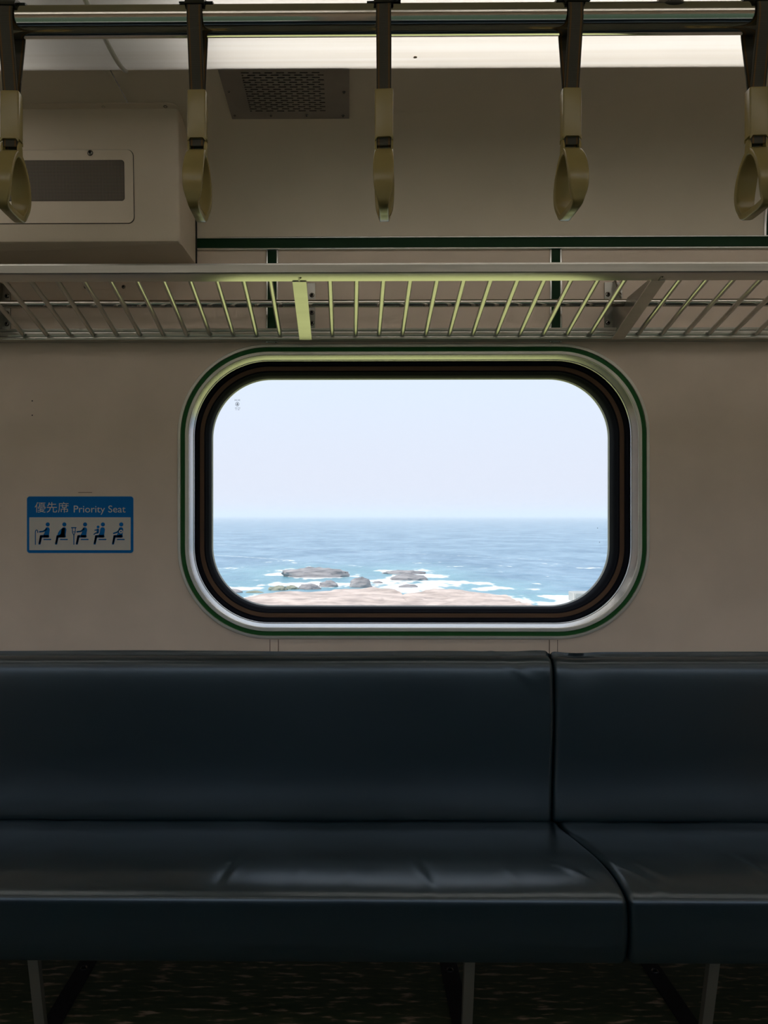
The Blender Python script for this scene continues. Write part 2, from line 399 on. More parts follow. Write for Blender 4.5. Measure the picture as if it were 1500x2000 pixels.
# ------------------------------------------------------------------ window 1
w1 = tag(root('window_1', ((WIN[0]+WIN[1])/2, WY, WIN[2])), kind='structure')
def wr(prof): return ring(WIN, WRAD, [(i*pm, y) for i, y in prof], 24)
wr([(0, WY+0.001), (0, WY-0.004), (1.2, WY-0.0075), (3.2, WY-0.008), (6.2, WY-0.008), (7.2, WY-0.005), (7.2, WY)]).build('outer_moulding', M['alu_trim'], w1, smooth=35)
wr([(7.0, WY), (7.2, WY-0.0050), (14.8, WY-0.0050), (15, WY)]).build('green_stripe', M['green_bright'], w1, smooth=35)
wr([(14.8, WY), (14.8, WY-0.0055), (15.8, WY-0.008), (21.2, WY-0.008), (22.2, WY-0.0065), (22.2, WY+0.002)]).build('inner_moulding', M['alu_trim'], w1, smooth=35)
wr([(21.9, WY-0.004), (22.8, WY-0.001), (25.6, WY+0.010), (28.6, WY+0.022), (29.0, WY+0.0225), (29.3, WY+0.021), (30.2, WY+0.024), (30.6, WY+0.040)]).build('reveal', M['bright_alu'], w1, smooth=25)
wr([(30.4, WY+0.042), (30.7, WY+0.034), (32.5, WY+0.032), (36, WY+0.034), (38, WY+0.040), (38.2, WY+0.046)]).build('outer_seal', M['rubber'], w1, smooth=35)
wr([(38.0, WY+0.048), (38.3, WY+0.043), (46.0, WY+0.046), (46.4, WY+0.052)]).build('seal_insert', M['rubber_brown'], w1, smooth=35)
wr([(46.2, WY+0.054), (46.4, WY+0.048), (49, WY+0.051), (50, WY+0.056), (53, WY+0.062), (55.2, WY+0.074), (56, WY+0.094), (56, WY+0.10)]).build('inner_seal', M['rubber'], w1, smooth=35)
gl = rrect(WIN[0]+52*pm, WIN[1]-52*pm, WIN[2]+52*pm, WIN[3]-52*pm, WRAD-52*pm)
pane = MB().add([(p[0], WY+0.092, p[1]) for p in gl], [tuple(range(len(gl)))]).build('pane', M['glass'], w1)
wr([(30, WY+0.040), (58, WY+0.099), (58, WY+0.104), (10, WY+0.104), (10, WY+0.099)]).build('outer_retainer', M['skin_metal'], w1, smooth=35)
# maker's stamp on the glass: two rows of tiny letters and a round emblem between them
gy = WY+0.0912
mk = MB(); s1 = pm*1.04
def gp(px, py): return at(px, py, gy)
def stroke2(mb, pts, wd, y, n=6):
    """flat ribbon with round joints on the plane y, pts in (x,z)"""
    for (x0, z0), (x1, z1) in zip(pts[:-1], pts[1:]):
        d = Vector((x1-x0, z1-z0)); L = d.length
        if L < 1e-7: continue
        d /= L; nn = Vector((-d.y, d.x))*wd/2
        mb.add([(x0+nn.x, y, z0+nn.y), (x0-nn.x, y, z0-nn.y), (x1-nn.x, y, z1-nn.y), (x1+nn.x, y, z1+nn.y)], [(0, 1, 2, 3)])
    return mb
def disc2(mb, x, z, r, y, n=24, a0=0, a1=2*PI):
    return mb.add([(x+r*math.cos(a0+(a1-a0)*i/n), y, z+r*math.sin(a0+(a1-a0)*i/n)) for i in range(n)], [tuple(range(n))])
for k in range(4):
    for (cx0, cy0, w0) in ((459.0+3.1*k, 781.5, 1.5), (459.8+2.9*k, 797, 1.4)):
        c = gp(cx0, cy0); h = s1*1.1; ww = s1*w0/2
        stroke2(mk, [(c.x-ww, c.z+h), (c.x+ww, c.z+h)], s1*0.5, gy); stroke2(mk, [(c.x-ww, c.z-h), (c.x+ww, c.z-h)], s1*0.5, gy)
        stroke2(mk, [(c.x-ww*(1 if k % 2 else -0.2), c.z+h), (c.x-ww*(1 if k % 2 else -0.2), c.z-h)], s1*0.5, gy)
for cx0 in (461.3, 465.0, 466.8):
    c = gp(cx0, 800.5); stroke2(mk, [(c.x-s1*.7, c.z), (c.x+s1*.7, c.z)], s1*0.7, gy)
c = gp(463.5, 789.3)
cr = [(c.x+s1*3.4*math.cos(2*PI*i/20), c.z+s1*3.7*math.sin(2*PI*i/20)) for i in range(21)]
stroke2(mk, cr, s1*0.7, gy); stroke2(mk, [(c.x, c.z+s1*2.6), (c.x, c.z-s1*2.6)], s1*0.9, gy)
stroke2(mk, [(c.x-s1*1.8, c.z), (c.x+s1*1.8, c.z)], s1*0.7, gy); stroke2(mk, [(c.x-s1*1.7, c.z-s1*1.7), (c.x, c.z+s1*1.5), (c.x+s1*1.7, c.z-s1*1.7)], s1*0.5, gy)
st = mk.build('glass_stamp', mat('stamp_grey', (0.08, 0.085, 0.09), 0.6), w1, fix=False); st['label'] = "maker's stamp printed on the glass"
for px, py in ((1167, 1031.5), (1171, 1059)):
    c = gp(px, py); disc2(MB(), c.x, c.z, 0.0012, gy, 10).build('dirt_speck', M['rubber'], w1)

# ------------------------------------------------------------------ priority seat sign
sy = WY-0.0010
sg = tag(root('priority_seat_sign', at(156, 1080, WY)), 'blue and white priority seat sticker on the wall left of the window', 'sign')
def spx(cx, cy, y=sy): return at(cx/4.6875, 940+cy/4.6875, y)
def srect(cx0, cx1, cy0, cy1, r, y, name, m, th=0.0004):
    a = spx(cx0, cy1, y); b = spx(cx1, cy0, y); pts = rrect(a.x, b.x, a.z, b.z, r, 8)
    return MB().prism(pts, 'y', y, y+th).build(name, m, sg)
srect(241, 1227, 133, 662, 0.010, WY-0.0006, 'backing', M['white'], 0.0006)
srect(247, 1221, 139, 656, 0.009, WY-0.0009, 'blue_field', M['blue'])
srect(268, 1196, 330, 630, 0.0012, WY-0.0012, 'white_panel', M['white'])
def text(body, cx0, cx1, cy0, cy1, name, y):
    cu = bpy.data.curves.new(name, 'FONT'); cu.body = body; cu.size = 1.0; cu.resolution_u = 4
    tmp = bpy.data.objects.new('tmp', cu); COL.objects.link(tmp)
    bpy.context.view_layer.update()
    me = bpy.data.meshes.new_from_object(tmp.evaluated_get(bpy.context.evaluated_depsgraph_get()))
    bpy.data.objects.remove(tmp); bpy.data.curves.remove(cu)
    xs = [v.co.x for v in me.vertices]; ys = [v.co.y for v in me.vertices]
    a = spx(cx0, cy1, y); b = spx(cx1, cy0, y)
    for v in me.vertices:
        fx = (v.co.x-min(xs))/(max(xs)-min(xs)); fz = (v.co.y-min(ys))/(max(ys)-min(ys))
        v.co = (a.x+fx*(b.x-a.x), y, a.z+fz*(b.z-a.z))
    me.materials.clear(); me.materials.append(M['white']); me.name = name
    o = bpy.data.objects.new(name, me); COL.objects.link(o); o.parent = sg; o.location = -sg.location
    return o
text('優先席', 318, 628, 190, 287, 'chinese_lettering', WY-0.00125)
text('Priority Seat', 675, 1150, 222, 306, 'english_lettering', WY-0.00125)
py_ = WY-0.0015
def cp(q): p = spx(q[0], q[1], py_); return (p.x, p.z)
k1 = pm/4.6875
def poly(mb, pts): 
    mb.add([(cp(p)[0], py_, cp(p)[1]) for p in pts], [tuple(range(len(pts)))])
def line(mb, pts, wd, caps=True):
    P = [cp(p) for p in pts]; stroke2(mb, P, wd*k1, py_)
    if caps:
        for p in P: disc2(mb, p[0], p[1], wd*k1/2, py_, 10)
def figure(dx, head_r=19, torso=True, arm=None, bench=True, extra=None, headx=437):
    mb = MB(); h = cp((headx+dx, 395)); disc2(mb, h[0], h[1], head_r*k1, py_)
    if torso: poly(mb, [(412+dx, 440), (420+dx, 424), (436+dx, 420), (450+dx, 426), (456+dx, 442), (452+dx, 470), (448+dx, 500), (440+dx, 514), (420+dx, 516), (396+dx, 514), (398+dx, 490), (408+dx, 470)])
    line(mb, [(440+dx, 504), (380+dx, 504)], 24)
    line(mb, [(375+dx, 502), (360+dx, 570)], 17, False); poly(mb, [(366+dx, 494), (390+dx, 494), (370+dx, 579), (351+dx, 579)])
    if arm: line(mb, [(p[0]+dx, p[1]) for p in arm], 14)
    if bench: line(mb, [(402+dx, 533), (464+dx, 533)], 11)
    if extra: extra(mb)
    return mb.build('pictogram', M['blue'], sg, fix=False)
def cane(mb):
    line(mb, [(324, 578), (324, 464), (326, 452), (334, 446), (342, 450), (347, 462), (346, 470)], 8)
def bump(mb):
    poly(mb, [(566, 430), (545, 450), (532, 470), (526, 492), (534, 514), (590, 514), (596, 430)])
def crutch(mb):
    line(mb, [(655, 425), (696, 425)], 10); line(mb, [(662, 430), (664, 470), (676, 494)], 7); line(mb, [(690, 430), (688, 470), (676, 494)], 7); line(mb, [(664, 462), (688, 462)], 5)
    line(mb, [(676, 494), (676, 578)], 8)
def child(mb):
    h = cp((898, 418)); disc2(mb, h[0], h[1], 13*k1, py_)
    poly(mb, [(886, 434), (905, 434), (908, 452), (904, 476), (884, 478)]); line(mb, [(890, 444), (868, 448)], 9); line(mb, [(894, 474), (876, 474), (860, 486)], 10)
for f in (dict(dx=0, arm=[(425, 438), (398, 458), (364, 463)], extra=cane), dict(dx=152, extra=bump), dict(dx=342, arm=[(425, 438), (398, 458), (364, 463)], extra=crutch),
          dict(dx=505, extra=child), dict(dx=673, arm=[(425, 440), (400, 466), (368, 477)])):
    figure(**f)
hm = MB(); c = cp((1107, 461)); disc2(hm, c[0], c[1], 17*k1, WY-0.0018)
o = hm.build('heart_badge', M['white'], sg, fix=False)
hm = MB(); c = cp((1107, 461))
hm.add([(c[0]+p[0]*k1, WY-0.0021, c[1]-p[1]*k1) for p in ((0, 9), (-8, 1), (-8, -5), (-4, -7), (0, -3), (4, -7), (8, -5), (8, 1))], [tuple(range(8))])
hm.build('heart', M['blue'], sg, fix=False)

# ------------------------------------------------------------------ wall access plate behind the rack
pl = tag(root('access_plate', at(203, 566, WY)), 'small beige access plate with two screws on wall behind the rack', 'cover plate')
a, b = at(160, 566, WY), at(247, 566, WY)
MB().box(a.x, b.x, WY-0.002, WY, a.z, a.z+0.06, 0.0006).build('plate', M['wall'], pl)
for px in (167, 241): screw(at(px, 560, WY-0.002), (0, -1, 0), 0.0052, pl)

# ------------------------------------------------------------------ overhead equipment box, upper left
FY = 2.055
bx = tag(root('equipment_box', (X(100, FY), FY, 2.1)), 'beige overhead equipment box with speaker grille, upper left', 'equipment box')
bxr = X(348, FY); bxl = -2.2; bz = Z(466, FY)
prof = [(FY-0.004, CZ-0.001), (FY, CZ-0.02), (FY+0.018, bz+0.012), (FY+0.022, bz+0.003), (FY+0.030, bz), (WY-0.002, bz+0.012), (WY-0.002, CZ-0.001)]
MB().prism([(p[0], p[1]) for p in prof], 'x', bxl, bxr)
sh = bmesh.new()
vsl = []
for x_ in (bxl, bxr): vsl.append([sh.verts.new((x_, p[0], p[1])) for p in prof])
n_ = len(prof)
sh.faces.new(vsl[0]); sh.faces.new(vsl[1][::-1])
for i in range(n_): sh.faces.new((vsl[0][i], vsl[1][i], vsl[1][(i+1) % n_], vsl[0][(i+1) % n_]))
bmesh.ops.recalc_face_normals(sh, faces=sh.faces[:])
ed = [e for e in sh.edges if all(abs(v.co.x-bxr) < 1e-5 for v in e.verts) and max(v.co.y for v in e.verts) < FY+0.05]
bmesh.ops.bevel(sh, geom=ed, offset=0.008, segments=3, affect='EDGES', profile=0.5)
MB().bm(sh).build('shell', M['box'], bx, smooth=35)
fy0 = 1.13*F/(1007-198)
fl = MB().prism([(bxl, fy0), (bxr-0.022, fy0), (bxr-0.010, fy0+0.004), (bxr-0.002, fy0+0.012), (bxr, FY), (bxl, FY)], 'z', CZ-0.003, CZ-0.0005).build('flange', M['box'], bx)
MB().prism([(WY-0.012, bz+0.012), (WY-0.001, bz+0.012), (WY-0.001, TOPZ+0.02), (2.297, TOPZ+0.07), (2.25, TOPZ+0.17), (2.19, TOPZ+0.22), (2.175, TOPZ+0.21), (2.235, TOPZ+0.15), (2.285, TOPZ+0.06), (WY-0.012, TOPZ)], 'x', bxr-0.002, bxr+0.003).build('shadow_gap_strip', M['dark'], bx)  # dark strip standing in for the shade in the gap beside wall and cove
for px in (80.5, 202, 323): screw(at(px, 204, 1.13*F/(1007-204.5))-Vector((0, 0, 0.003)), (0, 0, -1), 0.0072, bx)
def bface(z): # front face y at height z (it leans slightly)
    k = (CZ-0.02-z)/(CZ-0.02-(bz+0.012)); return FY+0.018*k
pyf = FY+0.009
ap = root('access_panel', at(110, 435, pyf)); ap.parent = bx; ap.location = ap.location-bx.location
def leaning(pts, d0, d1):
    n = len(pts)
    return MB().add([(p[0], bface(p[1])-d0, p[1]) for p in pts]+[(p[0], bface(p[1])-d1, p[1]) for p in pts],
                    [tuple(range(n)), tuple(range(2*n-1, n-1, -1))]+[(i, (i+1) % n, n+(i+1) % n, n+i) for i in range(n)])
a, b = at(-60, 435, pyf), at(260.5, 294.5, pyf)
leaning(rrect(a.x-0.0015, b.x+0.0018, a.z-0.0018, b.z+0.0012, 0.018, 8), -0.001, 0.0004).build('panel_gap', M['dark'], ap)
leaning(rrect(a.x, b.x, a.z, b.z, 0.017, 8), 0.0, 0.0022).build('panel', M['box'], ap)
g0, g1 = at(-40, 393, pyf), at(243.5, 314, pyf)
leaning(rrect(g0.x, g1.x, g0.z, g1.z, 0.009, 8), 0.0, 0.0026).build('grille_rim', M['dark'], ap)
leaning(rrect(g0.x+0.001, g1.x-0.001, g0.z+0.001, g1.z-0.001, 0.008, 8), 0.0, 0.0029).build('speaker_grille', M['grille'], ap)
p = at(177.5, 300.5, pyf); screw((p.x, bface(p.z)-0.0022, p.z), (0, -1, 0), 0.0072, ap)
p = at(-20, 300.5, pyf); screw((p.x, bface(p.z)-0.0022, p.z), (0, -1, 0), 0.0072, ap)

# ------------------------------------------------------------------ ceiling vent grille
vt = tag(root('vent_grille', (X(560, 2.0), 1.95, CZ)), 'grey steel ventilation grille with staggered slots in the ceiling', 'vent')
VY1 = 1.13*F/(1007-229); VY0 = LY1-0.02
vx0, vx1 = X(453.5, VY1), X(682, VY1)
vz = CZ-0.004
gx0, gx1 = X(489, 1.13*F/(1007-216)), X(636, 1.13*F/(1007-216))
gy0, gy1 = 1.13*F/(1007-137.5), 1.13*F/(1007-216.5)
MB().box(vx0, gx0, VY0, VY1, vz, CZ-0.0003).box(gx1, vx1, VY0, VY1, vz, CZ-0.0003).box(gx0, gx1, VY0, gy0, vz, CZ-0.0003).box(gx0, gx1, gy1, VY1, vz, CZ-0.0003).build('grille_plate', M['steel'], vt)
NR = 18; per = (gx1-gx0)/7.0; dy = (gy1-gy0)/NR; lv = MB()
for r_ in range(NR):
    y0 = gy0+r_*dy; ym = y0+dy*0.46
    lv.box(gx0, gx1, ym, y0+dy, vz, vz+0.0012)
    ph = 0 if r_ % 2 == 0 else 0.5
    k = -1
    while k < 8:
        a_ = gx0+(k+ph+0.66)*per; b_ = gx0+(k+ph+1.0)*per; k += 1
        a_ = max(a_, gx0); b_ = min(b_, gx1)
        if b_-a_ > 0.001: lv.box(a_, b_, y0, ym, vz, vz+0.0012)
s_ = lv.build('slotted_mesh', M['steel'], vt); s_['kind'] = 'stuff'
MB().box(gx0-0.001, gx1+0.001, gy0-0.001, gy1+0.001, CZ-0.0009, CZ-0.0004).build('dark_backing', M['dark'], vt)
for px, py in ((447, 178), (458.5, 225), (529, 225), (599, 225), (670, 226), (672, 180)):
    screw(at(px, py, 1.126*F/(1007-py)), (0, 0, -1), 0.0042, vt)

# ------------------------------------------------------------------ ceiling lamps: translucent covers over fluorescent tubes
def lamp(name, x0, x1, tubes, side, label, joint=True):
    f = (lambda y: y) if side > 0 else (lambda y: 2*CEN-y)
    L = tag(root(name, ((x0+x1)/2, f((LY0+LY1)/2), CZ-0.01)), label, 'ceiling lamp', 'ceiling lamp covers')
    # cover: shallow bulge with rounded long edges
    pts = []
    N = 22
    for i in range(N+1):
        u = i/N; y = LY0+(LY1-LY0)*u; e = abs(2*u-1)
        pts.append((f(y), CZ-0.004-0.022*(1-e**5)))
    pts = [(f(LY0), CZ+0.001)]+pts+[(f(LY1), CZ+0.001)]
    strip(x0+0.002, x1-0.002, pts).build('diffuser', M['diffuser'], L, smooth=50, fix=False)
    if side > 0 and joint and x1 > 1:
        q = at(811, 96, 1.79); MB().tube([(q.x, q.y, CZ-0.0262), (q.x, q.y, CZ-0.0255)], 0.0045, 12).build('dirt_spot', M['wall'], L)
    tr = MB(); y0, y1 = f(LY0-0.01), f(LY1+0.01); tr.add([(x0, y0, CZ+0.002), (x1, y0, CZ+0.002), (x1, y1, CZ+0.002), (x0, y1, CZ+0.002), (x0, y0, CZ+0.10), (x1, y0, CZ+0.10), (x1, y1, CZ+0.10), (x0, y1, CZ+0.10)],
        [(4, 5, 6, 7), (0, 1, 5, 4), (2, 3, 7, 6), (0, 3, 7, 4), (1, 2, 6, 5)])
    tr.build('tray', M['lampwhite'], L)
    for ta, tb in tubes:
        for yy in (LY0+0.10, LY0+0.235, LY1-0.10):
            MB().tube([(ta, f(yy), CZ+0.045), (tb, f(yy), CZ+0.045)], 0.014, 10).build('tube', M['tube'], L, smooth=40)
    if joint:
        MB().tube([(x0, p[0], p[1]-0.002) for p in pts], 0.0055, 8).build('joint_trim', M['lampwhite'], L, smooth=60)
    return L
jx = X(246, LY1)
lamp('ceiling_lamp', jx, XR, [(X(412, LY1), 1.75), (1.95, 3.4)], 1, 'long white lit ceiling lamp cover above the handrail, right of the curved joint')
lamp('ceiling_lamp', XL, jx, [(XL+0.1, X(8, LY1))], 1, 'dim end of ceiling lamp cover at upper left, above the equipment box')
lamp('ceiling_lamp', XL, XR, [(-3.2, -1.7), (-1.5, 0.0), (0.2, 1.7), (1.9, 3.4)], -1, 'lit ceiling lamp cover on the near side, behind the viewpoint', joint=False)

# ------------------------------------------------------------------ handrail and hanging straps
PY = 1.0; PZ = Z(39.5, PY); PR = 0.0193
hr = tag(root('handrail', (0, PY, PZ)), 'horizontal stainless handrail tube carrying the hanging straps', 'handrail')
MB().tube([(-3.0, PY, PZ), (3.2, PY, PZ)], PR, 40).build('rail_tube', M['chrome'], hr, smooth=50)
for px, xx in ((1307, None), (None, -2.0)):
    x_ = X(px, PY) if px else xx
    MB().tube([(x_, PY, PZ+PR*0.55), (x_, PY, PZ+0.02), (x_, PY, PZ+0.03)], [0.021, 0.0165, 0.015], 24).tube([(x_, PY, PZ+0.02), (x_, PY, CZ-0.001)], 0.015, 24).tube([(x_, PY, CZ-0.006), (x_, PY, CZ-0.001)], 0.035, 24).build('support_post', M['steel'], hr, smooth=40)

def ring_handle():
    """flattened triangular grip in the y-z plane; sections vary in width along x"""
    half = [(0.0, -0.1790, 0.0245, 0.0100), (0.0100, -0.1835, 0.0250, 0.0085), (0.0205, -0.1950, 0.0265, 0.0068), (0.0285, -0.2110, 0.0275, 0.0064), (0.0325, -0.2270, 0.0265, 0.0066),
            (0.0322, -0.2400, 0.0240, 0.0072), (0.0300, -0.2490, 0.0190, 0.0082), (0.0262, -0.2560, 0.0140, 0.0092), (0.0110, -0.2574, 0.0125, 0.0098), (0.0, -0.2574, 0.0125, 0.0098)]
    loop = half+[(-y, z, w_, t_) for y, z, w_, t_ in half[-2:0:-1]]
    n = len(loop); V = []; Fc = []
    # subdivide with Catmull-Rom for a smooth outline
    fine = []
    for i in range(n):
        P = [loop[(i+k) % n] for k in (-1, 0, 1, 2)]
        for s_ in (0, 0.34, 0.67):
            q = []
            for d in range(4):
                p0, p1, p2, p3 = (P[k][d] for k in range(4))
                q.append(0.5*(2*p1+(p2-p0)*s_+(2*p0-5*p1+4*p2-p3)*s_*s_+(3*p1-p0-3*p2+p3)*s_**3))
            fine.append(q)
    n = len(fine); prof = []
    K = 24
    for k in range(K):
        a = 2*PI*k/K; c, s_ = math.cos(a), math.sin(a)
        prof.append((math.copysign(abs(c)**0.25, c), math.copysign(abs(s_)**0.32, s_)))
    for i in range(n):
        y, z, w_, t_ = fine[i]; y2, z2 = fine[(i+1) % n][:2]; y0, z0 = fine[i-1][:2]
        d = Vector((y2-y0, z2-z0)).normalized(); nn = Vector((-d.y, d.x))
        for a_, b_ in prof: V.append((a_*w_/2, y+nn.x*b_*t_/2, z+nn.y*b_*t_/2))
    for i in range(n):
        for k in range(K):
            a_, b_ = i*K+k, i*K+(k+1) % K; c_, d_ = ((i+1) % n)*K+(k+1) % K, ((i+1) % n)*K+k
            Fc.append((a_, b_, c_, d_))
    mb = MB().add(V, Fc)
    for s_ in (-1, 1):                      # the two ears either side of the webbing slot
        x0, x1 = sorted((s_*0.0095, s_*0.0124))
        mb.prism([(-0.0070, -0.1800), (-0.0058, -0.1700), (-0.0030, -0.1635), (0.0030, -0.1635), (0.0058, -0.1700), (0.0070, -0.1800)], 'x', x0, x1)
    return mb
def sleeve():
    bm = bmesh.new(); bmesh.ops.create_cube(bm, size=1)
    zt, zb = -0.0955, -0.1605
    for q in bm.verts: q.co = Vector((q.co.x*0.0250, q.co.y*0.0165, zb+(q.co.z+.5)*(zt-zb)))
    ve = [e for e in bm.edges if abs(e.verts[0].co.z-e.verts[1].co.z) > 0.01 or (e.verts[0].co.z > -0.1 and e.verts[1].co.z > -0.1)]
    bmesh.ops.bevel(bm, geom=ve, offset=0.0024, segments=3, affect='EDGES', profile=0.5)
    mb = MB().bm(bm)
    # cheeks that leave an arch at the foot, front and back
    for yy in (-1, 1):
        y0, y1 = sorted((yy*0.0082, yy*0.0062))
        for s_ in (-1, 1):
            mb.prism([(s_*0.0122, zb+0.001), (s_*0.0122, zb-0.0045), (s_*0.0112, zb-0.0040), (s_*0.0098, zb-0.0015), (s_*0.0070, zb+0.001)], 'y', y0, y1)
    return mb
def strap_loop(front):
    """webbing that runs over the rail and down into the sleeve"""
    pts = []
    for i in range(13):
        a = PI*i/12; pts.append((-(PR+0.003)*math.cos(a), (PR+0.003)*math.sin(a)))
    pts = [(-0.0042, -0.170), (-0.0042, -0.0955), (-PR*0.62, -0.058), (-PR-0.0025, -0.012)]+pts+[(PR+0.0025, -0.012), (PR*0.62, -0.058), (0.0042, -0.0955), (0.0042, -0.170)]
    V = []; Fc = []; hw = 0.0098; th = 0.0011
    n = len(pts)
    for i, (y, z) in enumerate(pts):
        q0, q1 = pts[max(0, i-1)], pts[min(n-1, i+1)]; d = Vector((q1[0]-q0[0], q1[1]-q0[1])).normalized(); nn = Vector((-d.y, d.x))*th
        for x_, s_ in ((-hw, 1), (hw, 1), (hw, -1), (-hw, -1)): V.append((x_, y+nn.x*s_, z+nn.y*s_))
    for i in range(n-1):
        for k in range(4): Fc.append((i*4+k, i*4+(k+1) % 4, (i+1)*4+(k+1) % 4, (i+1)*4+k))
    Fc += [(0, 1, 2, 3), tuple((n-1)*4+k for k in range(4))]
    return MB().add(V, Fc)
def clip():
    mb = MB(); r0, r1 = PR+0.0006, PR+0.0058
    for hw, rr, a0, a1 in ((0.0128, r1, 20, 160), (0.0225, PR+0.0030, 55, 125)):
        n = 14; poly_ = []
        for i in range(n+1):
            a = math.radians(a0+(a1-a0)*i/n); poly_.append((rr*math.cos(a), rr*math.sin(a)))
        for i in range(n, -1, -1):
            a = math.radians(a0+(a1-a0)*i/n); poly_.append((r0*math.cos(a), r0*math.sin(a)))
        mb.prism(poly_, 'x', -hw, hw)
    return mb
def hanger():
    h = root('strap_hanger', (0, 0, 0))
    clip().build('rail_clip', M['black_plastic'], h, smooth=40)
    strap_loop(True).build('strap', M['strap'], h, smooth=50)
    sl_ = sleeve().build('sleeve', M['plastic'], h, smooth=40)
    ring_handle().build('grip_ring', M['plastic'], h, smooth=42)
    return h
hl = ('strap hanger cut off by the left edge, in front of the equipment box', 'strap hanger just right of the equipment box, left of the vent grille',
      'middle strap hanger above the window, its grip seen edge on', 'strap hanger right of the middle one, grip opening facing left', 'strap hanger cut off by the right edge of the picture')
h0 = hanger()
for i, (px, rz) in enumerate(((17.5, 2), (383.5, 0), (750.5, -4), (1118, 1), (1484, -2))):
    h = h0 if i == 0 else copy_tree(h0)
    h.location = (X(px, PY-0.008), PY, PZ); h.rotation_euler = (0, 0, math.radians(rz))
    tag(h, 'beige grey-webbed '+hl[i], 'strap hanger', 'strap hangers on the handrail')

# ------------------------------------------------------------------ luggage rack
rk = tag(root('luggage_rack', (0.1, 2.1, 1.9)), 'aluminium luggage rack of slanting rods on brackets above the window', 'luggage rack')
RFY = 1.925; rz1, rz0 = Z(511.5, RFY), Z(537.5, RFY)
rzf = Z(534.5, RFY+0.004)
fr = [(RFY+0.004, rzf), (RFY, rzf+0.003), (RFY, rz1-0.007), (RFY+0.003, rz1-0.002), (RFY+0.008, rz1), (RFY+0.045, rz1-0.004), (RFY+0.043, Z(549, RFY+0.042)+0.001), (RFY+0.042, Z(549, RFY+0.042))]
MB().prism(fr, 'x', XL+0.02, XR-0.02).build('front_rail', M['alu'], rk, smooth=30)
BY = 2.262; b1, b0 = Z(640.5, BY), Z(662.5, BY)
h_ = (b1-b0)
MB().box(XL+0.02, XR-0.02, BY+0.004, WY, b0+0.002, b1-0.001).box(XL+0.02, XR-0.02, BY, WY, b1-h_*0.25, b1, 0.0012).box(XL+0.02, XR-0.02, BY, WY, b0+h_*0.30, b0+h_*0.70, 0.0012).box(XL+0.02, XR-0.02, BY-0.002, WY, b0, b0+h_*0.24, 0.0012).build('back_rail', M['alu'], rk, smooth=30)
TY, TZ, TR = 2.205, Z(592.5, 2.205), 0.0115
MB().tube([(XL+0.02, TY, TZ), (XR-0.02, TY, TZ)], TR, 20).build('upper_tube', M['chrome'], rk, smooth=50)
rbz = Z(652, BY-0.002)
rod0 = None
sp_ = 45.62*BY/F
x599 = X(649, BY)
RX = [x599+sp_*k for k in range(0, 12)]+[X(1246, BY)+sp_*k for k in range(0, 13)]+[X(547, BY)-sp_*k for k in range(0, 12)]+[X(-57, BY)-sp_*k for k in range(0, 5)]
for x_ in RX:
    if rod0 is None:
        rod0 = MB().tube([(0, BY-0.006, rbz-0.001), (0, BY-0.012, rbz), (0, BY-0.03, rbz+0.006), (0, RFY+0.030, rz0+0.010)], [0.0062, 0.0066, 0.0066, 0.0066], 12).build('rod', M['alu'], rk, smooth=50); o = rod0
    else:
        o = rod0.copy(); COL.objects.link(o)
    o.location = Vector((x_, 0, 0))-rk.location
brx = [X(598.5, WY)+k*(X(1197, WY)-X(598.5, WY)) for k in (-2, -1, 0, 1, 2)]
for x_ in brx:
    B = root('bracket', (x_, WY, b0)); B.parent = rk; B.location = B.location-rk.location
    MB().box(x_-0.0275, x_+0.0275, WY-0.006, WY-0.0003, b1-0.004, Z(552, WY-0.006), 0.001).build('wall_plate', M['dark_steel'], B, smooth=40)
    web = [(WY-0.006, b0+0.004), (WY-0.006, Z(553, WY)), (WY-0.02, Z(553, WY)), (TY+0.016, TZ+0.004), (TY+0.010, TZ-0.010), (TY-0.006, TZ-0.012), (TY-0.018, TZ-0.002), (TY-0.03, TZ+0.006), (RFY+0.045, rz0+0.018), (RFY+0.02, rz0+0.002), (BY, b0)]
    MB().prism(web, 'x', x_-0.0025, x_+0.0025).build('web', M['dark_steel'], B)
    a_, b_ = Vector((BY-0.004, b0+0.001)), Vector((RFY+0.040, Z(549, RFY+0.042)+0.001))
    MB().add([(x_+sx*0.0185, q.x, q.y+dz) for q in (a_, b_) for dz in (-0.0035, 0.0005) for sx in (-1, 1)], [(0, 1, 3, 2), (4, 6, 7, 5), (0, 4, 5, 1), (2, 3, 7, 6), (0, 2, 6, 4), (1, 5, 7, 3)]).build('bottom_flange', M['alu'], B)
    for zz in (576, 610, 631):
        for s_ in (-1, 1):
            if zz == 610 and x_ > 0.5: continue
            screw((x_+s_*0.0175, WY-0.006, Z(zz, WY-0.006)), (0, -1, 0), 0.0065, B)
    screw((x_+0.004, RFY+0.024, rzf-0.0035), (0, 0, -1), 0.003, B)
for p0, p1 in ((523, 538), (1078, 1092)):    # little clips between the rack and the window frame
    MB().box(X(p0, WY), X(p1, WY), WY-0.004, WY, Z(669.5, WY), Z(663, WY), 0.0008).build('rack_clip', M['alu'], rk)

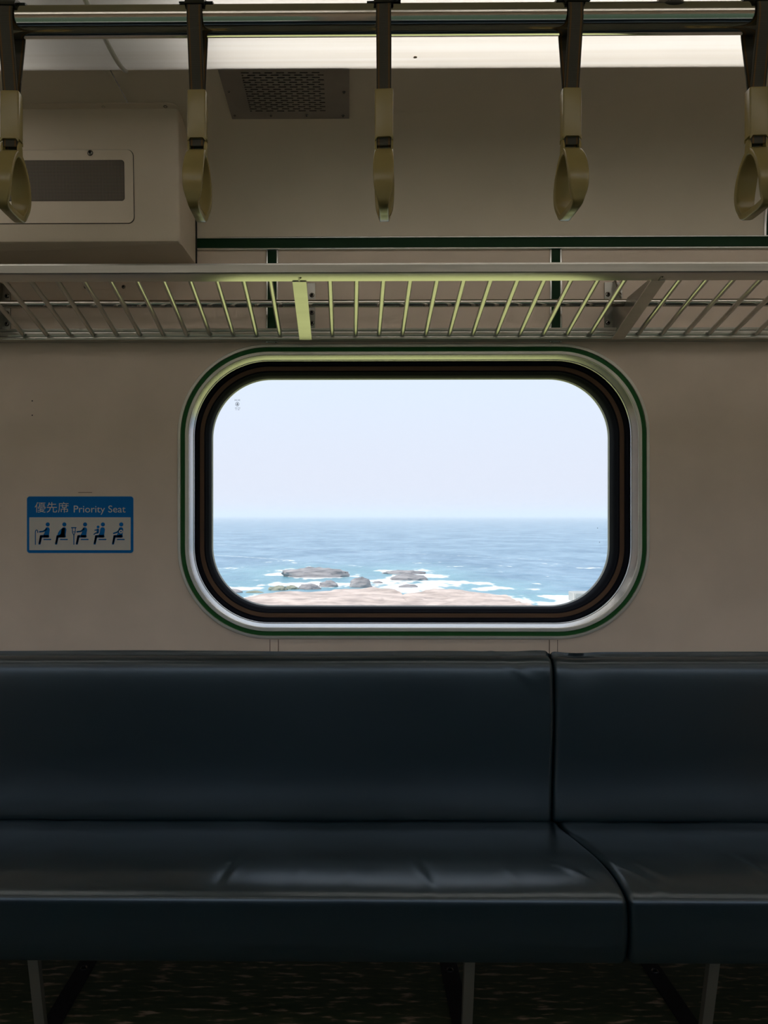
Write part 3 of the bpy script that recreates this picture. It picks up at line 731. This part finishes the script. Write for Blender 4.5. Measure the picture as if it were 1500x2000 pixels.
# ------------------------------------------------------------------ bench seats
def cushion(xa, xb, prof, seam_a=None, seam_b=None, nu=220, r=0.016, disp=None, crease=None):
    """upholstered block: closed (y,z) profile swept in x, ends rounded over; seam_(v) shifts an end sideways along the profile"""
    n = len(prof); P = [Vector(p) for p in prof]
    NR = []
    for i in range(n):
        d = (P[(i+1) % n]-P[i-1]).normalized(); NR.append(Vector((-d.y, d.x)))
    area = sum(P[i].x*P[(i+1) % n].y-P[(i+1) % n].x*P[i].y for i in range(n))
    if area > 0: NR = [-q for q in NR]
    us = []
    for i in range(9): us.append(r*(1-math.cos(PI/2*i/8)))
    L = xb-xa
    body = [r+(L-2*r)*i/nu for i in range(1, nu)]
    U = us+body+[L-q for q in us[::-1]]
    V = []; Fc = []
    for s_ in U:
        d = min(s_, L-s_); ins = r-math.sqrt(max(0, r*r-(r-d)**2)) if d < r else 0
        for i in range(n):
            x_ = xa+s_
            fa = max(0, 1-s_/0.22); fb = max(0, 1-(L-s_)/0.22)
            if seam_a: x_ += seam_a[i]*fa
            if seam_b: x_ += seam_b[i]*fb
            h = -ins+(disp(x_, P[i], i) if disp else 0)
            q = P[i]+NR[i]*h; V.append((x_, q.x, q.y))
    for j in range(len(U)-1):
        for i in range(n): Fc.append((j*n+i, j*n+(i+1) % n, (j+1)*n+(i+1) % n, (j+1)*n+i))
    Fc.append(tuple(range(n))); Fc.append(tuple((len(U)-1)*n+i for i in range(n))[::-1])
    return MB().add(V, Fc)
def smooth_path(ctrl, m=8, closed=True):
    n = len(ctrl); out = []
    for i in range(n):
        p0, p1, p2, p3 = (Vector(ctrl[(i+k) % n]) for k in (-1, 0, 1, 2))
        for j in range(m):
            s_ = j/m; out.append(0.5*(2*p1+(p2-p0)*s_+(2*p0-5*p1+4*p2-p3)*s_*s_+(3*p1-p0-3*p2+p3)*s_**3))
    return out
seat_ctrl = [(2.235, 0.399), (2.16, 0.416), (2.06, 0.436), (1.96, 0.4445), (1.90, 0.4445), (1.86, 0.441), (1.83, 0.4365), (1.80, 0.4295), (1.78, 0.4225), (1.769, 0.4165), (1.7610, 0.409), (1.7575, 0.396), (1.756, 0.375), (1.755, 0.35), (1.757, 0.30), (1.764, 0.264), (1.772, 0.256), (1.80, 0.253), (2.0, 0.25), (2.23, 0.25), (2.238, 0.33)]
back_ctrl = [(2.294, 0.878), (2.285, 0.887), (2.270, 0.8885), (2.254, 0.882), (2.2425, 0.866), (2.236, 0.83), (2.230, 0.72), (2.225, 0.63), (2.220, 0.54), (2.214, 0.455), (2.213, 0.42), (2.220, 0.405), (2.24, 0.40), (2.290, 0.40), (2.294, 0.6)]
seat_prof = smooth_path(seat_ctrl, 5); back_prof = smooth_path(back_ctrl, 5)
def seat_seam(p):
    y, z = p
    t = max(0, min(1, (2.12-y)/0.34))
    if z < 0.30: t = 1
    k = t*t*(3-2*t)
    return 0.622+0.040*k+0.004*math.sin(9*y+14*z)
def back_seam(p): return 0.612+0.009*max(0, min(1, (p[1]-0.43)/0.45))+0.003*math.sin(11*p[1])
SX = 0.64
seamS = [seat_seam(p)-SX for p in seat_prof]; seamB = [back_seam(p)-SX for p in back_prof]
creases = []
for (x_, sl_, L_, amp) in ((-0.30, 0.35, 0.14, -0.0022), (-0.285, 0.30, 0.10, 0.0016), (0.18, -0.35, 0.16, 0.0018), (0.20, -0.30, 0.13, -0.0016), (0.40, -0.25, 0.10, 0.0014),
                           (1.02, -0.45, 0.12, 0.0035), (1.045, -0.4, 0.12, -0.003), (0.0, 0.2, 0.1, 0.0012), (-0.12, 0.25, 0.12, 0.0010), (0.56, -0.9, 0.10, 0.0022), (0.70, -0.8, 0.12, 0.0026), (0.74, -0.7, 0.10, -0.002)):
    creases.append((x_, sl_, L_, amp))
def seat_disp(x_, p, i):
    y, z = p
    if z < 0.30: return 0
    h = 0.0025*noise.noise((x_*3.1, y*5, 3.7))+0.0012*noise.noise((x_*11, y*9, 1.2))
    for cx_, sl_, L_, amp in creases:
        d = x_-(cx_+sl_*(1.84-y)*-1); e = y-1.84
        if abs(d) < 0.06 and abs(e) < L_: h += amp*math.exp(-(d/0.012)**2)*math.exp(-(e/(L_*0.5))**2)
    return h
def back_disp(x_, p, i):
    y, z = p
    h = 0.0025*noise.noise((x_*2.3, z*3, 9.1))
    if z > 0.80:
        h += 0.004*math.exp(-((x_-0.585)/0.05)**2)*(z-0.80)/0.09 - 0.003*math.exp(-((x_-0.70)/0.05)**2)*(z-0.80)/0.09
        h += 0.0016*math.exp(-((x_-0.50+(z-0.86)*1.5)/0.010)**2)
    return h
GAP = 0.0012
def support(x_, parent):
    L = root('leg_frame', (x_, 1.85, 0)); L.parent = parent; L.location = L.location-parent.location
    w_ = 0.0125
    V = [(x_+sx*w_, y, z) for (y, z) in ((1.797, 0.2465), (1.815, 0.2465), (1.868, 0.004), (1.850, 0.004)) for sx in (-1, 1)]
    MB().add(V, [(0, 1, 3, 2), (4, 5, 7, 6), (0, 2, 4, 6), (1, 7, 5, 3), (0, 6, 7, 1), (2, 3, 5, 4)]).build('leg', M['leg'], L)
    MB().box(x_-0.025, x_+0.025, 1.84, 2.19, 0.0, 0.005, 0.001).build('foot_bar', M['legdark'], L)
    V = [(x_+sx*0.012, y, z) for (y, z) in ((2.15, 0.246), (2.18, 0.246), (2.17, 0.005), (2.14, 0.005)) for sx in (-1, 1)]
    for yy in (1.89, 2.15): 
        screw((x_, yy, 0.005), (0, 0, 1), 0.010, L, 'floor_bolt')
    return L
def bench(xa, xb, ea, eb, legs, label):
    B = tag(root('bench_seat', ((xa+xb)/2, 2.0, 0)), label, 'bench seat', 'dark bench seats under the window')
    nu = int((xb-xa)/0.0075)
    cushion(xa, xb, seat_prof, seamS if ea else None, seamS if eb else None, nu, 0.018, seat_disp).build('seat_cushion', M['leather'], B, smooth=60)
    cushion(xa, xb, back_prof, seamB if ea else None, seamB if eb else None, nu//2, 0.016, back_disp).build('backrest', M['leather'], B, smooth=60)
    MB().box(xa+0.03, xb-0.03, 2.245, 2.29, 0.30, 0.395).build('frame_beam', M['legdark'], B)
    for q in legs: support(q, B)
    return B
lx = [X(65.5, 1.805), X(917, 1.805), X(1394, 1.805)]
bench(-1.60, SX-GAP, False, True, lx[:2], 'dark teal leather bench seat left of the seam, directly under the window')
bench(SX+GAP, 2.3, True, False, [lx[2], lx[2]+1.07], 'dark teal leather bench seat right of the seam, cut by right edge')
# the bench on the near side of the aisle
ob = tag(root('bench_seat', (0.2, OY+0.3, 0)), 'dark teal leather bench seat on the near side, behind the viewpoint', 'bench seat', 'dark bench seats under the window')
oseat = [(OY+WY+0.05-p[0], p[1]) for p in seat_prof]; oback = [(OY+WY+0.05-p[0], p[1]) for p in back_prof]
cushion(-2.2, 2.4, oseat, nu=20).build('seat_cushion', M['leather'], ob, smooth=60)
cushion(-2.2, 2.4, oback, nu=20).build('backrest', M['leather'], ob, smooth=60)
for x_ in (-1.8, -0.6, 0.7, 2.0):
    MB().box(x_-0.0125, x_+0.0125, OY+0.50, OY+0.518, 0, 0.2465).build('leg', M['leg'], ob)

# ------------------------------------------------------------------ outside: sea, rocks, trackside
SEAZ = EYE-9.0
def sea_pt(px, py, z=SEAZ):
    y = (EYE-z)*F/(py-CY); return at(px, py, y)
foams = []  # (x, y, rx, ry, strength)
def fo(px0, px1, py0, py1, s_=1.0):
    a, b = sea_pt(px0, py1), sea_pt(px1, py0); foams.append(((a.x+b.x)/2, (a.y+b.y)/2, abs(b.x-a.x)/2*1.05, abs(b.y-a.y)/2, s_))
fo(512, 690, 1111, 1131, 1.3); fo(520, 600, 1110, 1126, 1.2); fo(505, 720, 1136, 1146, 1.0); fo(560, 700, 1138, 1150, 1.1)
fo(728, 770, 1113, 1121, 1.2); fo(760, 850, 1112, 1136, 1.0); fo(715, 870, 1130, 1148, 1.25); fo(720, 850, 1138, 1156, 1.3); fo(830, 950, 1136, 1148, 1.0); fo(900, 985, 1144, 1154, 0.9)
fo(995, 1032, 1160, 1178, 0.95); fo(1056, 1120, 1160, 1172, 1.05); fo(1075, 1150, 1174, 1190, 1.2); fo(440, 520, 1146, 1156, 0.75); fo(455, 520, 1156, 1180, 1.1)
gx, gy = 260, 230; NX0, NX1, NY0, NY1 = -32.0, 45.0, 62.0, 150.0
mb = MB(); fa = []; sh_ = []
for j in range(gy+1):
    for i in range(gx+1):
        x_ = NX0+(NX1-NX0)*i/gx; y_ = NY0+(NY1-NY0)*(j/gy)**1.3
        mb.v.append((x_, y_, SEAZ+0.0))
        f_ = 0; s2 = 0
        for (a, b, c, d, e) in foams:
            q = ((x_-a)/c)**2+((y_-b)/d)**2
            f_ = max(f_, e*max(0, 1.25-q*0.75)); s2 = max(s2, math.exp(-q*0.22))
        n1 = noise.fractal((x_*0.22, y_*0.16, 0.3), 0.9, 2.0, 5); n2 = noise.noise((x_*1.1, y_*0.5, 4.0))
        fa.append(max(0, min(1, (f_*0.85+n1*0.95+n2*0.35-0.5)*2.0))); sh_.append(max(0, min(1, s2*0.8+n1*0.15)))
for j in range(gy):
    for i in range(gx):
        a = j*(gx+1)+i; mb.f.append((a, a+1, a+gx+2, a+gx+1))
FAR = 9000.0
c4 = [0, gx, (gy+1)*(gx+1)-1, gy*(gx+1)]
out = [(-FAR, 40, SEAZ), (FAR, 40, SEAZ), (FAR, FAR, SEAZ), (-FAR, FAR, SEAZ)]
n0 = len(mb.v); mb.v += out
bot = list(range(0, gx+1)); rt = [j*(gx+1)+gx for j in range(gy+1)]; tp = [gy*(gx+1)+i for i in range(gx, -1, -1)]; lf = [j*(gx+1) for j in range(gy, -1, -1)]
mb.f += [(n0, n0+1)+tuple(bot[::-1]), (n0+1, n0+2)+tuple(rt[::-1]), (n0+2, n0+3)+tuple(tp[::-1]), (n0+3, n0)+tuple(lf[::-1])]
fa += [0]*4; sh_ += [0]*4
def sea_mat():
    m = bpy.data.materials.new('sea_water'); m.use_nodes = True
    t = m.node_tree; b = t.nodes['Principled BSDF']; L = t.links.new
    g = t.nodes.new('ShaderNodeNewGeometry')
    def nz(scale, det, sc=1.0):
        mp = t.nodes.new('ShaderNodeMapping'); mp.inputs['Scale'].default_value = scale; L(g.outputs['Position'], mp.inputs[0])
        n = t.nodes.new('ShaderNodeTexNoise'); n.inputs['Scale'].default_value = sc; n.inputs['Detail'].default_value = det; L(mp.outputs[0], n.inputs['Vector']); return n
    big = nz((0.07, 0.045, 0), 8); wav = nz((0.35, 0.22, 0), 6); fine = nz((1.6, 1.0, 0), 4)
    r = t.nodes.new('ShaderNodeValToRGB'); e = r.color_ramp.elements
    e[0].position = 0.40; e[0].color = (0.055, 0.175, 0.30, 1); e[1].position = 0.60; e[1].color = (0.22, 0.37, 0.50, 1)
    mix = t.nodes.new('ShaderNodeMath'); mix.operation = 'MULTIPLY_ADD'; mix.inputs[1].default_value = 0.6; L(big.outputs['Fac'], mix.inputs[0])
    s3 = t.nodes.new('ShaderNodeMath'); s3.operation = 'MULTIPLY'; s3.inputs[1].default_value = 0.4; L(wav.outputs['Fac'], s3.inputs[0]); L(s3.outputs[0], mix.inputs[2])
    L(mix.outputs[0], r.inputs[0])
    at1 = t.nodes.new('ShaderNodeAttribute'); at1.attribute_name = 'shallow'
    at2 = t.nodes.new('ShaderNodeAttribute'); at2.attribute_name = 'foam'
    m1 = t.nodes.new('ShaderNodeMix'); m1.data_type = 'RGBA'; L(at1.outputs['Fac'], m1.inputs['Factor']); L(r.outputs[0], m1.inputs[6]); m1.inputs[7].default_value = (0.16, 0.40, 0.45, 1)
    fn = nz((1.1, 0.55, 0), 6)
    fm = t.nodes.new('ShaderNodeMath'); fm.operation = 'MULTIPLY_ADD'; fm.inputs[1].default_value = 4.0; fm.inputs[2].default_value = -2.15; L(fn.outputs['Fac'], fm.inputs[0])
    fs = t.nodes.new('ShaderNodeMath'); fs.operation = 'MULTIPLY_ADD'; fs.inputs[1].default_value = 1.5; L(at2.outputs['Fac'], fs.inputs[0]); L(fm.outputs[0], fs.inputs[2]); fs.use_clamp = True
    gt = t.nodes.new('ShaderNodeMath'); gt.operation = 'MULTIPLY'; L(fs.outputs[0], gt.inputs[0])
    st = t.nodes.new('ShaderNodeMath'); st.operation = 'MULTIPLY'; st.inputs[1].default_value = 3.0; st.use_clamp = True; L(at2.outputs['Fac'], st.inputs[0]); L(st.outputs[0], gt.inputs[1])
    m2 = t.nodes.new('ShaderNodeMix'); m2.data_type = 'RGBA'; L(gt.outputs[0], m2.inputs['Factor']); L(m1.outputs[2], m2.inputs[6]); m2.inputs[7].default_value = (0.86, 0.88, 0.87, 1)
    L(m2.outputs[2], b.inputs['Base Color'])
    b.inputs['Roughness'].default_value = 0.30; b.inputs['IOR'].default_value = 1.33
    bp = t.nodes.new('ShaderNodeBump'); bp.inputs['Strength'].default_value = 0.55; bp.inputs['Distance'].default_value = 0.8
    ad = t.nodes.new('ShaderNodeMath'); ad.operation = 'MULTIPLY_ADD'; ad.inputs[1].default_value = 0.35; L(fine.outputs['Fac'], ad.inputs[0]); L(wav.outputs['Fac'], ad.inputs[2])
    L(ad.outputs[0], bp.inputs['Height']); L(bp.outputs[0], b.inputs['Normal'])
    return m
sea = mb.build('sea', sea_mat(), fix=False); tag(sea, kind='structure')
for nm, arr in (('foam', fa), ('shallow', sh_)):
    at_ = sea.data.attributes.new(nm, 'FLOAT', 'POINT'); at_.data.foreach_set('value', arr)

def rock_mat(name, c1, c2, top=None):
    m = bpy.data.materials.new(name); m.use_nodes = True
    t = m.node_tree; b = t.nodes['Principled BSDF']; L = t.links.new
    g = t.nodes.new('ShaderNodeNewGeometry'); mp = t.nodes.new('ShaderNodeMapping'); mp.inputs['Scale'].default_value = (0.25, 0.35, 2.2); L(g.outputs['Position'], mp.inputs[0])
    n = t.nodes.new('ShaderNodeTexNoise'); n.inputs['Scale'].default_value = 1.6; n.inputs['Detail'].default_value = 8; L(mp.outputs[0], n.inputs['Vector'])
    r = t.nodes.new('ShaderNodeValToRGB'); r.color_ramp.elements[0].position = 0.35; r.color_ramp.elements[1].position = 0.65
    r.color_ramp.elements[0].color = (*c1, 1); r.color_ramp.elements[1].color = (*c2, 1)
    L(n.outputs['Fac'], r.inputs[0]); L(r.outputs[0], b.inputs['Base Color']); b.inputs['Roughness'].default_value = 0.85
    bp = t.nodes.new('ShaderNodeBump'); bp.inputs['Strength'].default_value = 0.5; bp.inputs['Distance'].default_value = 0.25
    L(n.outputs['Fac'], bp.inputs['Height']); L(bp.outputs[0], b.inputs['Normal'])
    return m
M['rock_grey'] = rock_mat('grey_sea_rock', (0.20, 0.195, 0.21), (0.43, 0.405, 0.41))
M['rock_tan'] = rock_mat('tan_shelf_rock', (0.40, 0.325, 0.29), (0.70, 0.575, 0.51))
M['rock_green'] = rock_mat('algae_rock', (0.20, 0.22, 0.16), (0.38, 0.38, 0.30))
def rock(px0, px1, pytop, pybase, m, label, seed, depth=0.6, flat=0.0, name='sea_rock', sub=4, rough=0.22):
    a, b = sea_pt(px0, pybase), sea_pt(px1, pybase)
    wid = (b.x-a.x)/2; yc = a.y+wid*depth*0.5; h = (pybase-pytop)/F*a.y
    # the crest stands a little behind the waterline
    bm = bmesh.new(); bmesh.ops.create_icosphere(bm, subdivisions=sub, radius=1.0)
    for v in bm.verts:
        p = v.co.copy()
        k = 1+rough*noise.fractal(p*1.7+Vector((seed*3.1, seed, 0)), 0.8, 2.0, 5)
        z = p.z
        if flat: z = math.copysign(abs(z)**(1-flat*0.6), z) if z > 0 else z
        z = z+0.10*noise.noise(p*4+Vector((seed, 0, 0)))
        v.co = Vector(((a.x+b.x)/2+p.x*wid*k, yc+p.y*wid*depth*k, SEAZ-0.15+(z*k+0.10)*h*0.9))
    o = MB().bm(bm).build(name, m, smooth=50)
    return tag(o, label, 'rock', 'rocks in the sea outside the window')
rock(548, 682, 1108, 1127, M['rock_grey'], 'long low grey reef rock ringed by foam, at left in the sea', 1, 0.35, 0.3)
rock(750, 826, 1112.5, 1121, M['rock_grey'], 'flat grey reef slab farthest out at centre right', 2, 0.4, 0.6)
rock(764, 832, 1120, 1133, M['rock_grey'], 'grey rock just in front of the flat reef slab', 3, 0.4, 0.3)
rock(682, 726, 1126, 1147, M['rock_grey'], 'big rounded boulder standing on the shelf near the middle', 4, 0.8, 0.5, rough=0.15)
rock(622, 660, 1133, 1146, M['rock_grey'], 'rounded boulder left of the biggest boulder', 5, 0.7, 0.2)
rock(584, 624, 1139, 1151, M['rock_grey'], 'low mound boulder on the shelf edge, third from the biggest', 6, 0.7, 0.2)
rock(556, 582, 1141.5, 1151, M['rock_green'], 'small rounded boulder left of the low mound', 7, 0.7, 0.2)
rock(524, 562, 1143, 1153, M['rock_green'], 'green weedy rock slab at the left end of the boulders', 8, 0.7, 0.5)
rock(726, 748, 1133, 1139, M['rock_grey'], 'small dark rock in foam right of the biggest boulder', 9, 0.5, 0.3, sub=3)
rock(778, 818, 1139, 1147, M['rock_grey'], 'low dark rock in the white foam behind the shelf', 10, 0.5, 0.3, sub=3)
rock(442, 472, 1149, 1158, M['rock_grey'], 'low grey rock at the lower left corner of the glass', 11, 0.5, 0.4, sub=3)
rock(478, 514, 1152, 1158, M['rock_green'], 'thin flat rock ledge beside the lower left corner of the glass', 12, 0.3, 0.4, sub=3)

# the broad rock shelf: an irregular low plateau
def shelf(px0, px1, outline, zt, m, label, seed, y0):
    """outline: back edge as photo points (px,py); runs forward to y0"""
    n = len(outline); xs = []
    pts = [sea_pt(px, py, SEAZ+zt) for px, py in outline]
    mb = MB(); NU, NV = 150, 60
    for i in range(NU+1):
        t = i/NU*(n-1); k = min(int(t), n-2); f_ = t-k; e = pts[k].lerp(pts[k+1], f_)
        for j in range(NV+1):
            v = j/NV; y_ = e.y+(y0-e.y)*v; x_ = e.x*(1+(y_-e.y)/e.y*0.15)
            z = zt*(0.92+0.5*noise.fractal((x_*0.12, y_*0.10, seed), 0.9, 2, 5))
            z += 0.28*math.floor(3*noise.noise((x_*0.09, y_*0.16, seed+7)))/3
            ed = min(1, v*NV/3.0)*min(1, i/5.0)*min(1, (NU-i)/5.0)
            mb.v.append((x_, y_, SEAZ-0.5+(z+0.5)*(ed**0.6)))
    for i in range(NU):
        for j in range(NV):
            a = i*(NV+1)+j; mb.f.append((a, a+1, a+NV+2, a+NV+1))
    return tag(mb.build('rock_shelf', m, smooth=45), label, 'rock', 'rocks in the sea outside the window')
shelf(470, 1035, [(468, 1166), (490, 1159), (520, 1154), (560, 1150), (610, 1148), (650, 1145), (690, 1143), (730, 1142), (765, 1146), (785, 1154), (820, 1151), (850, 1147), (880, 1145), (910, 1148), (940, 1150), (980, 1154), (1000, 1163), (1012, 1171), (1032, 1175), (1038, 1184)], 0.75, M['rock_tan'],
      'broad pinkish tan rock shelf along the lower edge of the glass', 5.5, 52)
# concrete block with a pole at the right
a = sea_pt(1122, 1176); b = sea_pt(1146, 1176)
cb = tag(root('sea_wall_block', a), 'pale concrete block with a thin pole at lower right of the glass', 'block')
MB().box(a.x+0.1, b.x+1.6, a.y, a.y+2.5, SEAZ-0.5, Z(1158.5, a.y), 0.08).build('block', M['concrete'], cb)
MB().tube([(a.x-0.12, a.y-0.1, SEAZ-0.5), (a.x-0.12, a.y-0.1, Z(1157.5, a.y))], 0.05, 8).build('pole', M['white'], cb)

# grassy trackside on both sides of the train
def bank(name, pts, m):
    V = [(x_, p[0], p[1]) for x_ in (-60, -4, 4, 60) for p in pts]; n = len(pts)
    return tag(MB().add(V, [(k*n+i, k*n+i+1, (k+1)*n+i+1, (k+1)*n+i) for k in range(3) for i in range(n-1)]).build(name, m, fix=False), kind='structure')
bank('hill', [(-60, 9.0), (-30, 3.0), (-8, -0.6), (-3, -1.1), (1.0, -1.1)], M['shrub'])
bank('ground', [(1.0, -1.1), (2.9, -1.1), (9, -1.15), (14, -1.7), (26, -4.0), (46, SEAZ-0.4)], M['grass'])

# sea haze: thin air-light over the water
def haze():
    m = bpy.data.materials.new('sea_haze'); m.use_nodes = True
    t = m.node_tree; t.nodes.clear()
    o = t.nodes.new('ShaderNodeOutputMaterial'); v = t.nodes.new('ShaderNodeVolumeScatter')
    v.inputs['Color'].default_value = (0.97, 0.98, 1, 1); v.inputs['Density'].default_value = 0.0006; v.inputs['Anisotropy'].default_value = 0.0
    t.links.new(v.outputs[0], o.inputs['Volume']); return m
hz = MB().box(-9100, 9100, 35, 9100, SEAZ-2, 20).build('sea_haze', haze())
hz['kind'] = 'stuff'; hz['label'] = 'pale haze lying over the sea'
